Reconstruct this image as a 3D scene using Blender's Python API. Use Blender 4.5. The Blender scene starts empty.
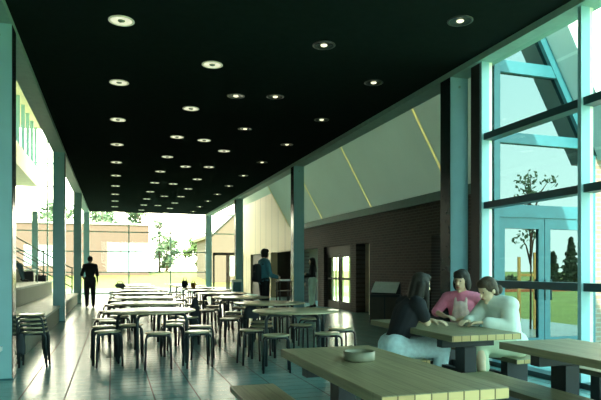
import bpy, bmesh, math, random
from mathutils import Vector, Matrix, Euler
random.seed(4)
PI = math.pi
S = bpy.context.scene
COL = S.collection

# ------------------------------------------------------------ camera
cam_d = bpy.data.cameras.new('camera'); cam = bpy.data.objects.new('camera', cam_d); COL.objects.link(cam)
cam.location = (0, 0, 1.3); cam.rotation_euler = (PI/2, 0, -math.radians(18.13))
cam_d.sensor_width = 36; cam_d.lens = 574/601*36; cam_d.shift_y = 69/601
cam_d.clip_start = .05; cam_d.clip_end = 2000
S.camera = cam
# ------------------------------------------------------------ exposure
S.view_settings.view_transform = 'Standard'; S.view_settings.look = 'None'
S.view_settings.gamma = 1; S.view_settings.use_curve_mapping = False
S.view_settings.exposure = 0.28
# ------------------------------------------------------------ sky
W = bpy.data.worlds.new('sky'); S.world = W; W.use_nodes = True
wn = W.node_tree.nodes; wl = W.node_tree.links; wn.clear()
wo = wn.new('ShaderNodeOutputWorld'); bg = wn.new('ShaderNodeBackground'); bg.inputs[1].default_value = 6.5
tc = wn.new('ShaderNodeTexCoord'); sp = wn.new('ShaderNodeSeparateXYZ'); wl.new(tc.outputs['Generated'], sp.inputs[0])
rz = wn.new('ShaderNodeValToRGB'); rz.color_ramp.elements[0].position = 0; rz.color_ramp.elements[1].position = .75
rz.color_ramp.elements[0].color = (.60, .84, .78, 1); rz.color_ramp.elements[1].color = (.20, .60, .66, 1)
wl.new(sp.outputs[2], rz.inputs[0])
ry = wn.new('ShaderNodeMapRange'); ry.inputs[1].default_value = .1; ry.inputs[2].default_value = .8
wl.new(sp.outputs[1], ry.inputs[0])
mx = wn.new('ShaderNodeMix'); mx.data_type = 'RGBA'
wl.new(ry.outputs[0], mx.inputs[0]); wl.new(rz.outputs[0], mx.inputs[6]); mx.inputs[7].default_value = (2.1, 1.9, 1.45, 1)
wl.new(mx.outputs[2], bg.inputs[0]); wl.new(bg.outputs[0], wo.inputs[0])
# ------------------------------------------------------------ sun, behind the camera and a little to the left
sun_d = bpy.data.lights.new('sun', 'SUN'); sun_d.energy = 14; sun_d.color = (1, .88, .74); sun_d.angle = math.radians(.6)
sun = bpy.data.objects.new('sun', sun_d); COL.objects.link(sun)
sun.rotation_euler = Vector((.30, .75, -.62)).to_track_quat('-Z', 'Y').to_euler()

# ------------------------------------------------------------ materials
def mat(name, col, rough=.6, metal=0, spec=.5, build=None, emit=None, es=0):
    m = bpy.data.materials.new(name); m.use_nodes = True
    nt = m.node_tree; b = nt.nodes['Principled BSDF']
    b.inputs['Base Color'].default_value = (*col, 1); b.inputs['Roughness'].default_value = rough
    b.inputs['Metallic'].default_value = metal; b.inputs['Specular IOR Level'].default_value = spec
    if emit: b.inputs['Emission Color'].default_value = (*emit, 1); b.inputs['Emission Strength'].default_value = es
    if build: build(nt, b)
    else: noisy(col, .08, 9)(nt, b)
    return m
def noisy(col, amt, scale, stretch=(1, 1, 1)):
    def f(nt, b):
        t = nt.nodes.new('ShaderNodeTexCoord'); mp = nt.nodes.new('ShaderNodeMapping'); mp.inputs['Scale'].default_value = stretch
        n = nt.nodes.new('ShaderNodeTexNoise'); n.inputs['Scale'].default_value = scale; n.inputs['Detail'].default_value = 4
        r = nt.nodes.new('ShaderNodeValToRGB')
        r.color_ramp.elements[0].position = .3; r.color_ramp.elements[1].position = .7
        r.color_ramp.elements[0].color = (*[c*(1-amt) for c in col], 1); r.color_ramp.elements[1].color = (*[min(1, c*(1+amt)) for c in col], 1)
        nt.links.new(t.outputs['Object'], mp.inputs[0]); nt.links.new(mp.outputs[0], n.inputs['Vector'])
        nt.links.new(n.outputs[0], r.inputs[0]); nt.links.new(r.outputs[0], b.inputs['Base Color'])
    return f
def bricky(c1, c2, mortar, w, h, ms, axes='YZ', offset=.5, bump=0, freq=2):
    def f(nt, b):
        t = nt.nodes.new('ShaderNodeTexCoord'); s = nt.nodes.new('ShaderNodeSeparateXYZ'); c = nt.nodes.new('ShaderNodeCombineXYZ')
        nt.links.new(t.outputs['Object'], s.inputs[0])
        nt.links.new(s.outputs['XYZ'.index(axes[0])], c.inputs[0]); nt.links.new(s.outputs['XYZ'.index(axes[1])], c.inputs[1])
        k = nt.nodes.new('ShaderNodeTexBrick'); k.offset = offset; k.offset_frequency = freq
        k.inputs['Color1'].default_value = (*c1, 1); k.inputs['Color2'].default_value = (*c2, 1); k.inputs['Mortar'].default_value = (*mortar, 1)
        k.inputs['Scale'].default_value = 1; k.inputs['Mortar Size'].default_value = ms
        k.inputs['Brick Width'].default_value = w; k.inputs['Row Height'].default_value = h
        nt.links.new(c.outputs[0], k.inputs['Vector']); nt.links.new(k.outputs[0], b.inputs['Base Color'])
        if bump:
            bp = nt.nodes.new('ShaderNodeBump'); bp.inputs['Strength'].default_value = bump; bp.inputs['Distance'].default_value = .005; bp.invert = True
            nt.links.new(k.outputs[1], bp.inputs['Height']); nt.links.new(bp.outputs[0], b.inputs['Normal'])
    return f
def planks(c1, c2, w, axes='YX'):
    def f(nt, b):
        t = nt.nodes.new('ShaderNodeTexCoord'); s = nt.nodes.new('ShaderNodeSeparateXYZ'); c = nt.nodes.new('ShaderNodeCombineXYZ')
        nt.links.new(t.outputs['Object'], s.inputs[0])
        nt.links.new(s.outputs['XYZ'.index(axes[0])], c.inputs[0]); nt.links.new(s.outputs['XYZ'.index(axes[1])], c.inputs[1])
        k = nt.nodes.new('ShaderNodeTexBrick'); k.offset = .37
        k.inputs['Color1'].default_value = (*c1, 1); k.inputs['Color2'].default_value = (*c2, 1)
        k.inputs['Mortar'].default_value = (*[x*.35 for x in c1], 1); k.inputs['Scale'].default_value = 1
        k.inputs['Mortar Size'].default_value = .0018; k.inputs['Brick Width'].default_value = 1.9; k.inputs['Row Height'].default_value = w
        mp = nt.nodes.new('ShaderNodeMapping'); mp.inputs['Scale'].default_value = (1.3, 26, 26) if axes[0] == 'X' else (26, 1.3, 26)
        n = nt.nodes.new('ShaderNodeTexNoise'); n.inputs['Scale'].default_value = 2.2; n.inputs['Detail'].default_value = 6
        nt.links.new(t.outputs['Object'], mp.inputs[0]); nt.links.new(mp.outputs[0], n.inputs['Vector'])
        r = nt.nodes.new('ShaderNodeMapRange'); r.inputs[1].default_value = .3; r.inputs[2].default_value = .7; r.inputs[3].default_value = .72; r.inputs[4].default_value = 1.15
        nt.links.new(n.outputs[0], r.inputs[0])
        m = nt.nodes.new('ShaderNodeMix'); m.data_type = 'RGBA'; m.blend_type = 'MULTIPLY'; m.inputs[0].default_value = 1
        nt.links.new(c.outputs[0], k.inputs['Vector']); nt.links.new(k.outputs[0], m.inputs[6]); nt.links.new(r.outputs[0], m.inputs[7])
        nt.links.new(m.outputs[2], b.inputs['Base Color'])
    return f
def glass(name, refl, tint=(.93, .97, .95), rough=0.0):
    m = bpy.data.materials.new(name); m.use_nodes = True; nt = m.node_tree; nt.nodes.clear()
    o = nt.nodes.new('ShaderNodeOutputMaterial'); a = nt.nodes.new('ShaderNodeBsdfTransparent'); g = nt.nodes.new('ShaderNodeBsdfGlossy')
    a.inputs[0].default_value = (*tint, 1); g.inputs['Roughness'].default_value = rough; g.inputs[0].default_value = (.92, 1, .98, 1)
    x = nt.nodes.new('ShaderNodeMixShader')
    lw = nt.nodes.new('ShaderNodeLayerWeight'); lw.inputs[0].default_value = .5
    r = nt.nodes.new('ShaderNodeMapRange'); r.inputs[1].default_value = 0; r.inputs[2].default_value = 1; r.inputs[3].default_value = refl; r.inputs[4].default_value = min(1, refl+(.5 if refl > .1 else .2))
    pw = nt.nodes.new('ShaderNodeMath'); pw.operation = 'POWER'; pw.inputs[1].default_value = 4
    nt.links.new(lw.outputs['Facing'], pw.inputs[0]); nt.links.new(pw.outputs[0], r.inputs[0]); nt.links.new(r.outputs[0], x.inputs[0])
    nt.links.new(a.outputs[0], x.inputs[1]); nt.links.new(g.outputs[0], x.inputs[2]); nt.links.new(x.outputs[0], o.inputs[0])
    return m
def translucent(name, col, amt):
    m = bpy.data.materials.new(name); m.use_nodes = True; nt = m.node_tree; nt.nodes.clear()
    o = nt.nodes.new('ShaderNodeOutputMaterial'); d = nt.nodes.new('ShaderNodeBsdfDiffuse'); t = nt.nodes.new('ShaderNodeBsdfTranslucent')
    x = nt.nodes.new('ShaderNodeMixShader'); x.inputs[0].default_value = amt
    n = nt.nodes.new('ShaderNodeTexNoise'); n.inputs['Scale'].default_value = 1.3; n.inputs['Detail'].default_value = 5
    r = nt.nodes.new('ShaderNodeValToRGB'); r.color_ramp.elements[0].color = (*[c*.9 for c in col], 1); r.color_ramp.elements[1].color = (*col, 1)
    tcn = nt.nodes.new('ShaderNodeTexCoord'); nt.links.new(tcn.outputs['Object'], n.inputs['Vector']); nt.links.new(n.outputs[0], r.inputs[0])
    nt.links.new(r.outputs[0], d.inputs[0]); nt.links.new(r.outputs[0], t.inputs[0])
    nt.links.new(d.outputs[0], x.inputs[1]); nt.links.new(t.outputs[0], x.inputs[2]); nt.links.new(x.outputs[0], o.inputs[0])
    return m

def floor_build(nt, b):
    # square quarry tiles: strong joints running down the hall, faint ones across
    t = nt.nodes.new('ShaderNodeTexCoord'); s = nt.nodes.new('ShaderNodeSeparateXYZ'); nt.links.new(t.outputs['Object'], s.inputs[0])
    def joint(out, off, width, pitch=.43):
        a = nt.nodes.new('ShaderNodeMath'); a.operation = 'ADD'; a.inputs[1].default_value = off+100*pitch; nt.links.new(out, a.inputs[0])
        m = nt.nodes.new('ShaderNodeMath'); m.operation = 'MODULO'; m.inputs[1].default_value = pitch; nt.links.new(a.outputs[0], m.inputs[0])
        l = nt.nodes.new('ShaderNodeMath'); l.operation = 'LESS_THAN'; l.inputs[1].default_value = width; nt.links.new(m.outputs[0], l.inputs[0])
        return l.outputs[0]
    j1 = joint(s.outputs[0], .035, .014); j2 = joint(s.outputs[1], .1, .007, .2)
    n = nt.nodes.new('ShaderNodeTexNoise'); n.inputs['Scale'].default_value = 2.5; n.inputs['Detail'].default_value = 6; nt.links.new(t.outputs['Object'], n.inputs['Vector'])
    r = nt.nodes.new('ShaderNodeValToRGB'); r.color_ramp.elements[0].position = .3; r.color_ramp.elements[1].position = .7
    r.color_ramp.elements[0].color = (.19, .36, .35, 1); r.color_ramp.elements[1].color = (.25, .43, .41, 1); nt.links.new(n.outputs[0], r.inputs[0])
    m1 = nt.nodes.new('ShaderNodeMix'); m1.data_type = 'RGBA'; m1.inputs[7].default_value = (.10, .12, .11, 1)
    nt.links.new(j2, m1.inputs[0]); nt.links.new(r.outputs[0], m1.inputs[6])
    m2 = nt.nodes.new('ShaderNodeMix'); m2.data_type = 'RGBA'; m2.inputs[7].default_value = (.012, .02, .018, 1)
    nt.links.new(j1, m2.inputs[0]); nt.links.new(m1.outputs[2], m2.inputs[6]); nt.links.new(m2.outputs[2], b.inputs['Base Color'])
    rr = nt.nodes.new('ShaderNodeMapRange'); rr.inputs[3].default_value = .24; rr.inputs[4].default_value = .27; nt.links.new(n.outputs[0], rr.inputs[0])
    ra = nt.nodes.new('ShaderNodeMath'); ra.operation = 'MAXIMUM'
    jm = nt.nodes.new('ShaderNodeMath'); jm.operation = 'MULTIPLY'; jm.inputs[1].default_value = .8; nt.links.new(j1, jm.inputs[0])
    nt.links.new(rr.outputs[0], ra.inputs[0]); nt.links.new(jm.outputs[0], ra.inputs[1]); nt.links.new(ra.outputs[0], b.inputs['Roughness'])
M = dict(
    floor=mat('floor tiles', (.2, .24, .22), .25, spec=1.0, build=floor_build),
    ceil=mat('black ceiling', (.016, .022, .019), .95, spec=.0),
    teal=mat('teal steel paint', (.30, .54, .57), .32, build=noisy((.30, .53, .57), .05, 3)),
    beam=mat('beam paint', (.27, .42, .35), .5),
    teald=mat('blue steel paint', (.025, .13, .155), .4),
    bead=mat('pale glazing bead', (.85, .82, .68), .4),
    cream=mat('cream paint', (.72, .66, .48), .55),
    dark=mat('dark painted wood', (.018, .02, .024), .5),
    darkwall=mat('dark brown panel', (.07, .055, .04), .6),
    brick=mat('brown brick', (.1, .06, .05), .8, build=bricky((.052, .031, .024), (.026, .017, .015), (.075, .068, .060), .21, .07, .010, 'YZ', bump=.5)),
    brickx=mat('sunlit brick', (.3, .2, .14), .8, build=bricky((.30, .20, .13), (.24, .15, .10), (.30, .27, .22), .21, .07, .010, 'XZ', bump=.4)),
    brickf=mat('tan brick', (.5, .36, .23), .85, build=bricky((.165, .098, .068), (.15, .09, .063), (.18, .12, .085), .4, .14, .012, 'XZ')),
    brickr=mat('tan brick gable', (.5, .4, .26), .85, build=bricky((.17, .115, .075), (.16, .11, .07), (.18, .13, .09), .4, .14, .012, 'XZ')),
    siding=mat('cream board siding', (.7, .6, .4), .55, build=bricky((.66, .53, .34), (.61, .49, .32), (.16, .13, .08), 1.05, 60, .02, 'YZ', offset=0)),
    conc=mat('concrete tread', (.55, .58, .52), .55, build=noisy((.76, .80, .74), .08, 5)),
    riser=mat('boarded riser', (.38, .38, .28), .6, build=bricky((.46, .50, .40), (.42, .46, .37), (.24, .26, .20), .12, 60, .006, 'YZ', offset=0)),
    steel=mat('dark tube', (.03, .042, .046), .3, metal=.3),
    top=mat('pale laminate', (.52, .43, .26), .22, spec=1.0, build=noisy((.52, .43, .26), .06, 6)),
    seatm=mat('pale plywood', (.44, .40, .25), .24, spec=1.0, build=noisy((.44, .40, .25), .1, 12, (1, 6, 1))),
    oak=mat('oiled oak planks', (.3, .24, .12), .42, build=planks((.30, .265, .145), (.25, .22, .12), .085)),
    endgrain=mat('oak end grain', (.5, .36, .15), .6, build=bricky((.62, .45, .2), (.42, .28, .11), (.12, .08, .03), .085, 1, .004, 'XZ', offset=0)),
    clay=mat('grey stoneware', (.19, .18, .115), .5),
    grass=mat('lawn', (.08, .16, .03), .9, build=noisy((.14, .24, .05), .25, 1.2)),
    field=mat('dry yellow lawn', (.3, .3, .08), .9, build=noisy((.20, .185, .03), .12, .6)),
    pave=mat('pale paving', (.5, .47, .38), .85, build=bricky((.28, .26, .21), (.25, .23, .19), (.17, .16, .13), 1.2, 1.2, .02, 'XY')),
    red=mat('red brick edging', (.34, .12, .06), .8),
    leaf=mat('leaves', (.05, .11, .04), .7, build=noisy((.05, .11, .045), .4, 4)),
    leafl=mat('light leaves', (.12, .18, .05), .7, build=noisy((.12, .18, .05), .3, 4)),
    leafd=mat('evergreen needles', (.022, .06, .04), .8, build=noisy((.02, .055, .035), .4, 3)),
    bark=mat('bark', (.09, .06, .04), .9),
    stake=mat('yellow pine stake', (.62, .45, .14), .7),
    skin=mat('skin', (.66, .42, .27), .5), skinw=mat('light skin', (.74, .52, .34), .5),
    hairb=mat('dark hair', (.022, .018, .014), .6, spec=.2, build=noisy((.022, .018, .014), .5, 30, (6, 6, 1))),
    hairm=mat('brown hair', (.055, .038, .022), .6, spec=.25, build=noisy((.06, .04, .025), .5, 30, (6, 6, 1))),
    black=mat('black knit', (.008, .009, .012), .9), navy=mat('dark trousers', (.012, .016, .02), .85),
    denim=mat('pale denim', (.56, .80, .86), .85, build=noisy((.70, .88, .92), .1, 25)),
    denimd=mat('blue denim', (.10, .18, .24), .85),
    pink=mat('pink jersey', (.80, .22, .34), .8, build=noisy((.80, .22, .34), .08, 20)), apron=mat('pale pink apron', (.85, .60, .55), .85, build=noisy((.85, .60, .55), .14, 22)),
    white=mat('white cotton', (.74, .78, .68), .85, build=noisy((.72, .77, .68), .06, 14)),
    offw=mat('cream skirt', (.55, .60, .42), .85), blue=mat('blue jacket', (.07, .26, .33), .8),
    mint=mat('pale green skirt', (.66, .86, .74), .85), paper=mat('white board', (.93, .96, .88), .5),
    shoe=mat('shoe leather', (.02, .018, .016), .45), shoel=mat('tan clog', (.30, .26, .10), .6), sneaker=mat('pale blue sneaker', (.5, .7, .75), .6),
    chrome=mat('lamp reflector', (.78, .84, .66), .16, metal=.85), leafs=mat('sapling leaves', (.10, .20, .12), .6), leafh=mat('far leaves with painted haze', (.26, .32, .20), .8, build=noisy((.17, .22, .11), .25, 1)), lampo=mat('unlit lamp', (.3, .33, .28), .3), trimd=mat('dark trim ring', (.05, .055, .05), .4), lampm=mat('lamp bulb', (.8, .8, .7), .4, emit=(1, .93, .62), es=1.1),  # far leaf colour raised to imitate the washed-out glare beyond the glass
    trimr=mat('trim ring with painted glow', (.70, .72, .55), .4, emit=(1, .95, .7), es=.12),  # faint emission paints brightness onto the ring, which is no lamp
    gcar=mat('pale far wall', (.62, .6, .5), .7), roofg=mat('grey roof sheet', (.25, .3, .3), .6, build=bricky((.50, .58, .57), (.46, .54, .53), (.64, .70, .68), 60, .62, .02, 'YZ', offset=0)),
    pane=mat('dull window pane', (.5, .55, .55), .2),
    lip=mat('lips', (.42, .12, .10), .5), eye=mat('eye', (.02, .015, .01), .3),
    grey=mat('grey bag cloth', (.22, .27, .26), .8), orange=mat('orange packet', (.7, .34, .06), .6), leather=mat('dark bag cloth', (.02, .028, .035), .7),
)
M['rail'] = mat('rail paint with painted shade', (.03, .08, .09), .4)  # same steel paint, with the rails' shade put into the colour
M['slot'] = translucent('translucent batten', (.95, .86, .52), .5)
M['innershade'] = mat('glossy side face shade', (.018, .032, .032), .22)  # shade of the columns' inner faces, painted as a dark material
M['band'] = mat('dull teal fascia', (.09, .21, .20), .6)
M['lens'] = mat('lamp reflector with painted glint', (.6, .6, .5), .3, emit=(1, .98, .66), es=.62)  # emission stands in for window glint in the reflector cone
M['chromed'] = mat('dimmed lamp reflector', (.06, .07, .06), .25)  # darkened copy for reflectors that catch no glint from the viewpoint
M['glass'] = glass('clear glass', .012)
M['mirror'] = glass('reflective glass', .165, (.10, .15, .15))
M['panel'] = translucent('translucent roof panel', (.72, .78, .71), .17)

# ------------------------------------------------------------ helpers
def link(name, me, m, parent=None, loc=(0, 0, 0), rz=0):
    o = bpy.data.objects.new(name, me); COL.objects.link(o)
    if m:
        for k in (m if isinstance(m, (list, tuple)) else [m]): me.materials.append(M[k] if isinstance(k, str) else k)
    o.location = loc; o.rotation_euler = (0, 0, rz)
    if parent: o.parent = parent
    return o
class MB:
    def __init__(s): s.bm = bmesh.new()
    def box(s, x0, x1, y0, y1, z0, z1, mi=0):
        v = [s.bm.verts.new(p) for p in ((x0,y0,z0),(x1,y0,z0),(x1,y1,z0),(x0,y1,z0),(x0,y0,z1),(x1,y0,z1),(x1,y1,z1),(x0,y1,z1))]
        for f in ((3,2,1,0),(4,5,6,7),(0,1,5,4),(1,2,6,5),(2,3,7,6),(3,0,4,7)):
            fc = s.bm.faces.new([v[i] for i in f]); fc.material_index = mi
        return s
    def prism(s, poly, y0, y1, mi=0, axis='Y'):
        # poly given in (x,z); extruded along y
        a = [s.bm.verts.new((x, y0, z)) for x, z in poly]; b = [s.bm.verts.new((x, y1, z)) for x, z in poly]
        n = len(poly)
        fs = [s.bm.faces.new(a), s.bm.faces.new(b[::-1])] + [s.bm.faces.new((a[i], b[i], b[(i+1) % n], a[(i+1) % n])) for i in range(n)]
        for f in fs: f.material_index = mi
        bmesh.ops.recalc_face_normals(s.bm, faces=fs)
        return s
    def tube(s, pts, r, seg=8, smooth=True):
        pts = [Vector(p) for p in pts]; n = len(pts)
        rs = r if isinstance(r, (list, tuple)) else [r]*n
        rings = []; up = None
        for i, p in enumerate(pts):
            d = (pts[min(i+1, n-1)]-pts[max(i-1, 0)]).normalized()
            if up is None:
                up = Vector((0, 0, 1)) if abs(d.z) < .9 else Vector((1, 0, 0))
            a = d.cross(up).normalized(); b = a.cross(d).normalized(); up = b
            rings.append([s.bm.verts.new(p+(a*math.cos(t)+b*math.sin(t))*rs[i]) for t in [2*PI*k/seg for k in range(seg)]])
        fs = []
        for i in range(n-1):
            for k in range(seg):
                f = s.bm.faces.new((rings[i][k], rings[i+1][k], rings[i+1][(k+1) % seg], rings[i][(k+1) % seg])); f.smooth = smooth; fs.append(f)
        fs.append(s.bm.faces.new(rings[0])); fs.append(s.bm.faces.new(rings[-1][::-1]))
        bmesh.ops.recalc_face_normals(s.bm, faces=fs)
        return s
    def lathe(s, prof, c=(0, 0, 0), seg=24, smooth=True):
        rings = []
        for r, z in prof:
            rings.append([s.bm.verts.new((c[0]+r*math.cos(2*PI*k/seg), c[1]+r*math.sin(2*PI*k/seg), c[2]+z)) for k in range(seg)] if r > 1e-5 else [s.bm.verts.new((c[0], c[1], c[2]+z))])
        fs = []
        for a, b in zip(rings, rings[1:]):
            for k in range(seg):
                k2 = (k+1) % seg
                if len(a) == 1 and len(b) == 1: continue
                if len(a) == 1: vs = (a[0], b[k2], b[k])
                elif len(b) == 1: vs = (a[k], a[k2], b[0])
                else: vs = (a[k], a[k2], b[k2], b[k])
                f = s.bm.faces.new(vs); f.smooth = smooth; fs.append(f)
        bmesh.ops.recalc_face_normals(s.bm, faces=fs)
        return s
    def ball(s, c, rad, rot=None, seg=12):
        m = Matrix.Translation(c) @ (rot if rot else Matrix.Identity(4)) @ Matrix.Diagonal((*rad, 1))
        r = bmesh.ops.create_uvsphere(s.bm, u_segments=seg, v_segments=max(6, seg*2//3), radius=1, matrix=m)
        for v in r['verts']:
            for f in v.link_faces: f.smooth = True
        return s
    def mesh(s, name):
        me = bpy.data.meshes.new(name); s.bm.to_mesh(me); s.bm.free(); return me
    def build(s, name, m, parent=None, loc=(0, 0, 0), rz=0):
        return link(name, s.mesh(name), m, parent, loc, rz)
def tag(o, label=None, cat=None, group=None, kind=None):
    if label: o['label'] = label
    if cat: o['category'] = cat
    if group: o['group'] = group
    if kind: o['kind'] = kind
    return o
def thing(name, label, cat, loc=(0, 0, 0), rz=0, group=None):
    o = bpy.data.objects.new(name, None); COL.objects.link(o); o.location = loc; o.rotation_euler = (0, 0, rz)
    o.empty_display_size = .1
    return tag(o, label, cat, group)
def struct(o): o['kind'] = 'structure'; return o
def dup(root, loc, rz, label, group=None):
    r = root.copy(); COL.objects.link(r); r.location = loc; r.rotation_euler = (0, 0, rz); r['label'] = label
    if group: r['group'] = group
    for ch in list(root.children):
        c = ch.copy(); COL.objects.link(c); c.parent = r
        for g in ch.children:
            d = g.copy(); COL.objects.link(d); d.parent = c
    return r
ORD = ['first', 'second', 'third', 'fourth', 'fifth', 'sixth', 'seventh', 'eighth', 'ninth', 'tenth', 'eleventh', 'twelfth']

# ============================================================ THE SETTING
Y0, Y1 = -2.9, 31.4          # hall from behind the camera to the far glass
CZ = 4.257                   # ceiling
struct(MB().box(-6.4, 10.2, Y0, Y1, -.12, 0).build('floor', 'floor'))
struct(MB().box(-1.124, 4.8, Y0, Y1, CZ, CZ+.22).build('ceiling', 'ceil'))
# perimeter beams that carry the ceiling
struct(MB().box(-1.39, -1.124, Y0, Y1, 4.17, CZ+.4).build('trim_1', 'beam'))
struct(MB().box(4.8, 5.10, Y0, Y1, 4.17, CZ+.4).build('trim_2', 'beam'))
# raised wall over each beam
struct(MB().box(-1.39, -1.2, Y0, Y1, CZ+.4, 8.4).build('wall_upper_left', 'cream'))
struct(MB().box(4.95, 5.1, 6.4, Y1, CZ+.4, 6.2).build('wall_upper_right', 'cream'))
# side aisle: brick wall with openings
BX0, BX1 = 6.9, 7.2
ops = [(10.55, 11.5), (14.8, 15.75), (16.2, 18.5), (19.1, 20.9), (22.3, 25.4), (26.7, 29.4)]
mb = MB(); y = 6.88; OH = 2.05
for a, b in ops[:4]:
    mb.box(BX0, BX1, y, a, 0, 2.9); mb.box(BX0, BX1, a, b, OH, 2.9); y = b
mb.box(BX0, BX1, y, 22.0, 0, 2.9)
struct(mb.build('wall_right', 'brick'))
mb = MB(); y = 22.0
for a, b in ops[4:]:
    mb.box(BX0-.02, BX1, y, a, 0, 4.75); mb.box(BX0-.02, BX1, a, b, OH, 4.75); y = b
mb.box(BX0-.02, BX1, y, Y1, 0, 4.75)
struct(mb.build('wall_right_rear', 'siding'))
struct(MB().box(BX0-.06, BX1+.02, 6.88, 22, 2.82, 3.02).build('trim_3', 'band'))
# inclined translucent roof of the aisle (60 degrees), with its battens
def inc(z): return 6.9-(z-3.0)*.563
mb = MB(); ys = [6.9, 10.7, 14.65, 18.6, 22.5]
for a, b in zip(ys, ys[1:]):
    mb.prism([(inc(3.02), 3.02), (inc(6.2), 6.2), (inc(6.2)+.06, 6.2), (inc(3.02)+.06, 3.02)], a+(.035 if a > 7 else 0), b-(.035 if b < 22 else 0))
mb.prism([(6.88, 4.75), (5.98, 6.35), (6.04, 6.35), (6.94, 4.75)], 22.5, Y1).prism([(6.9, 3.02), (6.9, 4.75), (5.98, 6.35), (inc(6.2), 6.2)], 22.5, 22.54)
mb.box(5.05, 6.05, 22.5, Y1, 6.35, 6.4)
roofp = struct(mb.build('wall_right_inclined', 'panel'))
mb = MB()
for yy in (10.7, 14.65, 18.6, 22.46):
    mb.prism([(inc(3.02)-.012, 3.02), (inc(6.2)-.012, 6.2), (inc(6.2)+.07, 6.2), (inc(3.02)+.07, 3.02)], yy-.035, yy+.035)
struct(mb.build('trim_4', 'slot'))
# roof sheet that sails past the gable glass
struct(MB().prism([(inc(2.95)+.03, 2.95), (inc(6.2)+.03, 6.2), (inc(6.2)+.2, 6.2), (inc(2.95)+.2, 2.95)], 6.4, 6.9).build('wall_gable_overhang', 'roofg'))
struct(MB().box(4.95, 5.3, 6.4, Y1, 6.2, 6.4).build('ceiling_ridge', 'beam'))
# service rooms behind the brick wall
mb = MB()
mb.box(8.6, 8.8, 6.88, 19, 0, 2.9).box(8.6, 8.8, 22.4, Y1, 0, 2.9).box(8.6, 8.8, 19, 22.4, 2.3, 2.9)
mb.box(7.2, 8.6, 12.6, 12.75, 0, 2.9).box(7.2, 8.6, 16.0, 16.1, 0, 2.9).box(7.2, 8.6, 22.1, 22.25, 0, 2.9).box(7.2, 8.6, 26, 26.15, 0, 2.9)
mb.box(7.2, 8.8, 6.88, Y1, 2.9, 3.05).box(7.2, 8.8, Y1-.15, Y1, 0, 2.9)
struct(mb.build('wall_service_rooms', 'darkwall'))
struct(MB().box(7.2, 8.6, 15.97, 16.0, 0, 2.9).box(7.2, 8.6, 12.56, 12.6, 0, 2.9).build('wall_pale_partition', 'cream'))
mb = MB()
for yy in (19.0, 19.7, 20.4, 21.1, 21.8, 22.35): mb.box(8.64, 8.7, yy-.03, yy+.03, 0, 2.3)
w = struct(MB().box(8.66, 8.67, 19, 22.4, 0, 2.3).build('window_1', 'glass')); mb.build('window_frame', 'stake', w)
# brick pier seen outside past the gable
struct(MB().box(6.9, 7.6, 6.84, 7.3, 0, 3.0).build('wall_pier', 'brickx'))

# gable glass wall of the aisle with its pair of doors
gy = 6.88
def zg(x): return 3.0+(6.9-x)/.563
g = struct(MB().prism([(5.12, 0), (6.88, 0), (6.88, 3.0), (inc(6.1), 6.1), (5.12, 6.1)], gy, gy+.012).build('window_2', 'mirror'))
mb = MB()
for z, t in ((3.17, .075), (4.18, .085)):
    mb.box(5.1, min(6.88, inc(z)), gy-.05, gy+.05, z-t, z+t)
mb.prism([(inc(3.0)-.10, 3.0), (inc(6.1)-.10, 6.1), (inc(6.1)+.04, 6.1), (inc(3.0)+.04, 3.0)], gy-.06, gy+.06)
mb.box(5.1, 5.2, gy-.06, gy+.06, 0, 5.9).box(6.78, 6.9, gy-.06, gy+.06, 0, 3.1)
mb.box(5.2, 6.78, gy-.05, gy+.05, 2.04, 2.22)
mb.build('window_frame', 'teald', g)
for i, (a, b) in enumerate(((5.2, 5.985), (5.995, 6.78))):
    d = struct(MB().box(a, a+.1, gy-.03, gy+.04, .02, 2.04).box(b-.1, b, gy-.03, gy+.04, .02, 2.04).box(a+.1, b-.1, gy-.03, gy+.04, 1.88, 2.04).box(a+.1, b-.1, gy-.03, gy+.04, .02, .3).build('door_%d' % (i+1), 'teald'))
    MB().tube([((b-.05 if i == 0 else a+.05), gy-.10, .85), ((b-.05 if i == 0 else a+.05), gy-.10, 1.15)], .012).build('door_handle', 'steel', d)

# glass wall beside the picnic tables (x = 5)
struct(MB().box(4.86, 4.99, 6.82, 7.03, 0, 4.17).build('trim_6', 'dark'))
g = struct(MB().box(4.99, 5.0, Y0, 6.7, .05, 4.17).build('window_3', 'glass'))
mb = MB(); mh = MB(); bd = MB()
yy = 6.76
while yy > Y0:
    mb.box(4.85, 4.97, yy, yy+.05, 0, 4.17); bd.box(4.97, 5.02, yy+.005, yy+.045, 0, 4.17); yy -= 1.77
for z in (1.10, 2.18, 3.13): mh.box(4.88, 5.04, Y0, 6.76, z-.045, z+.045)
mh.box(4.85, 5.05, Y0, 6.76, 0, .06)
mb.build('window_post', 'teal', g); mh.build('window_rail', 'rail', g); bd.build('window_bead', 'bead', g)

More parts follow.
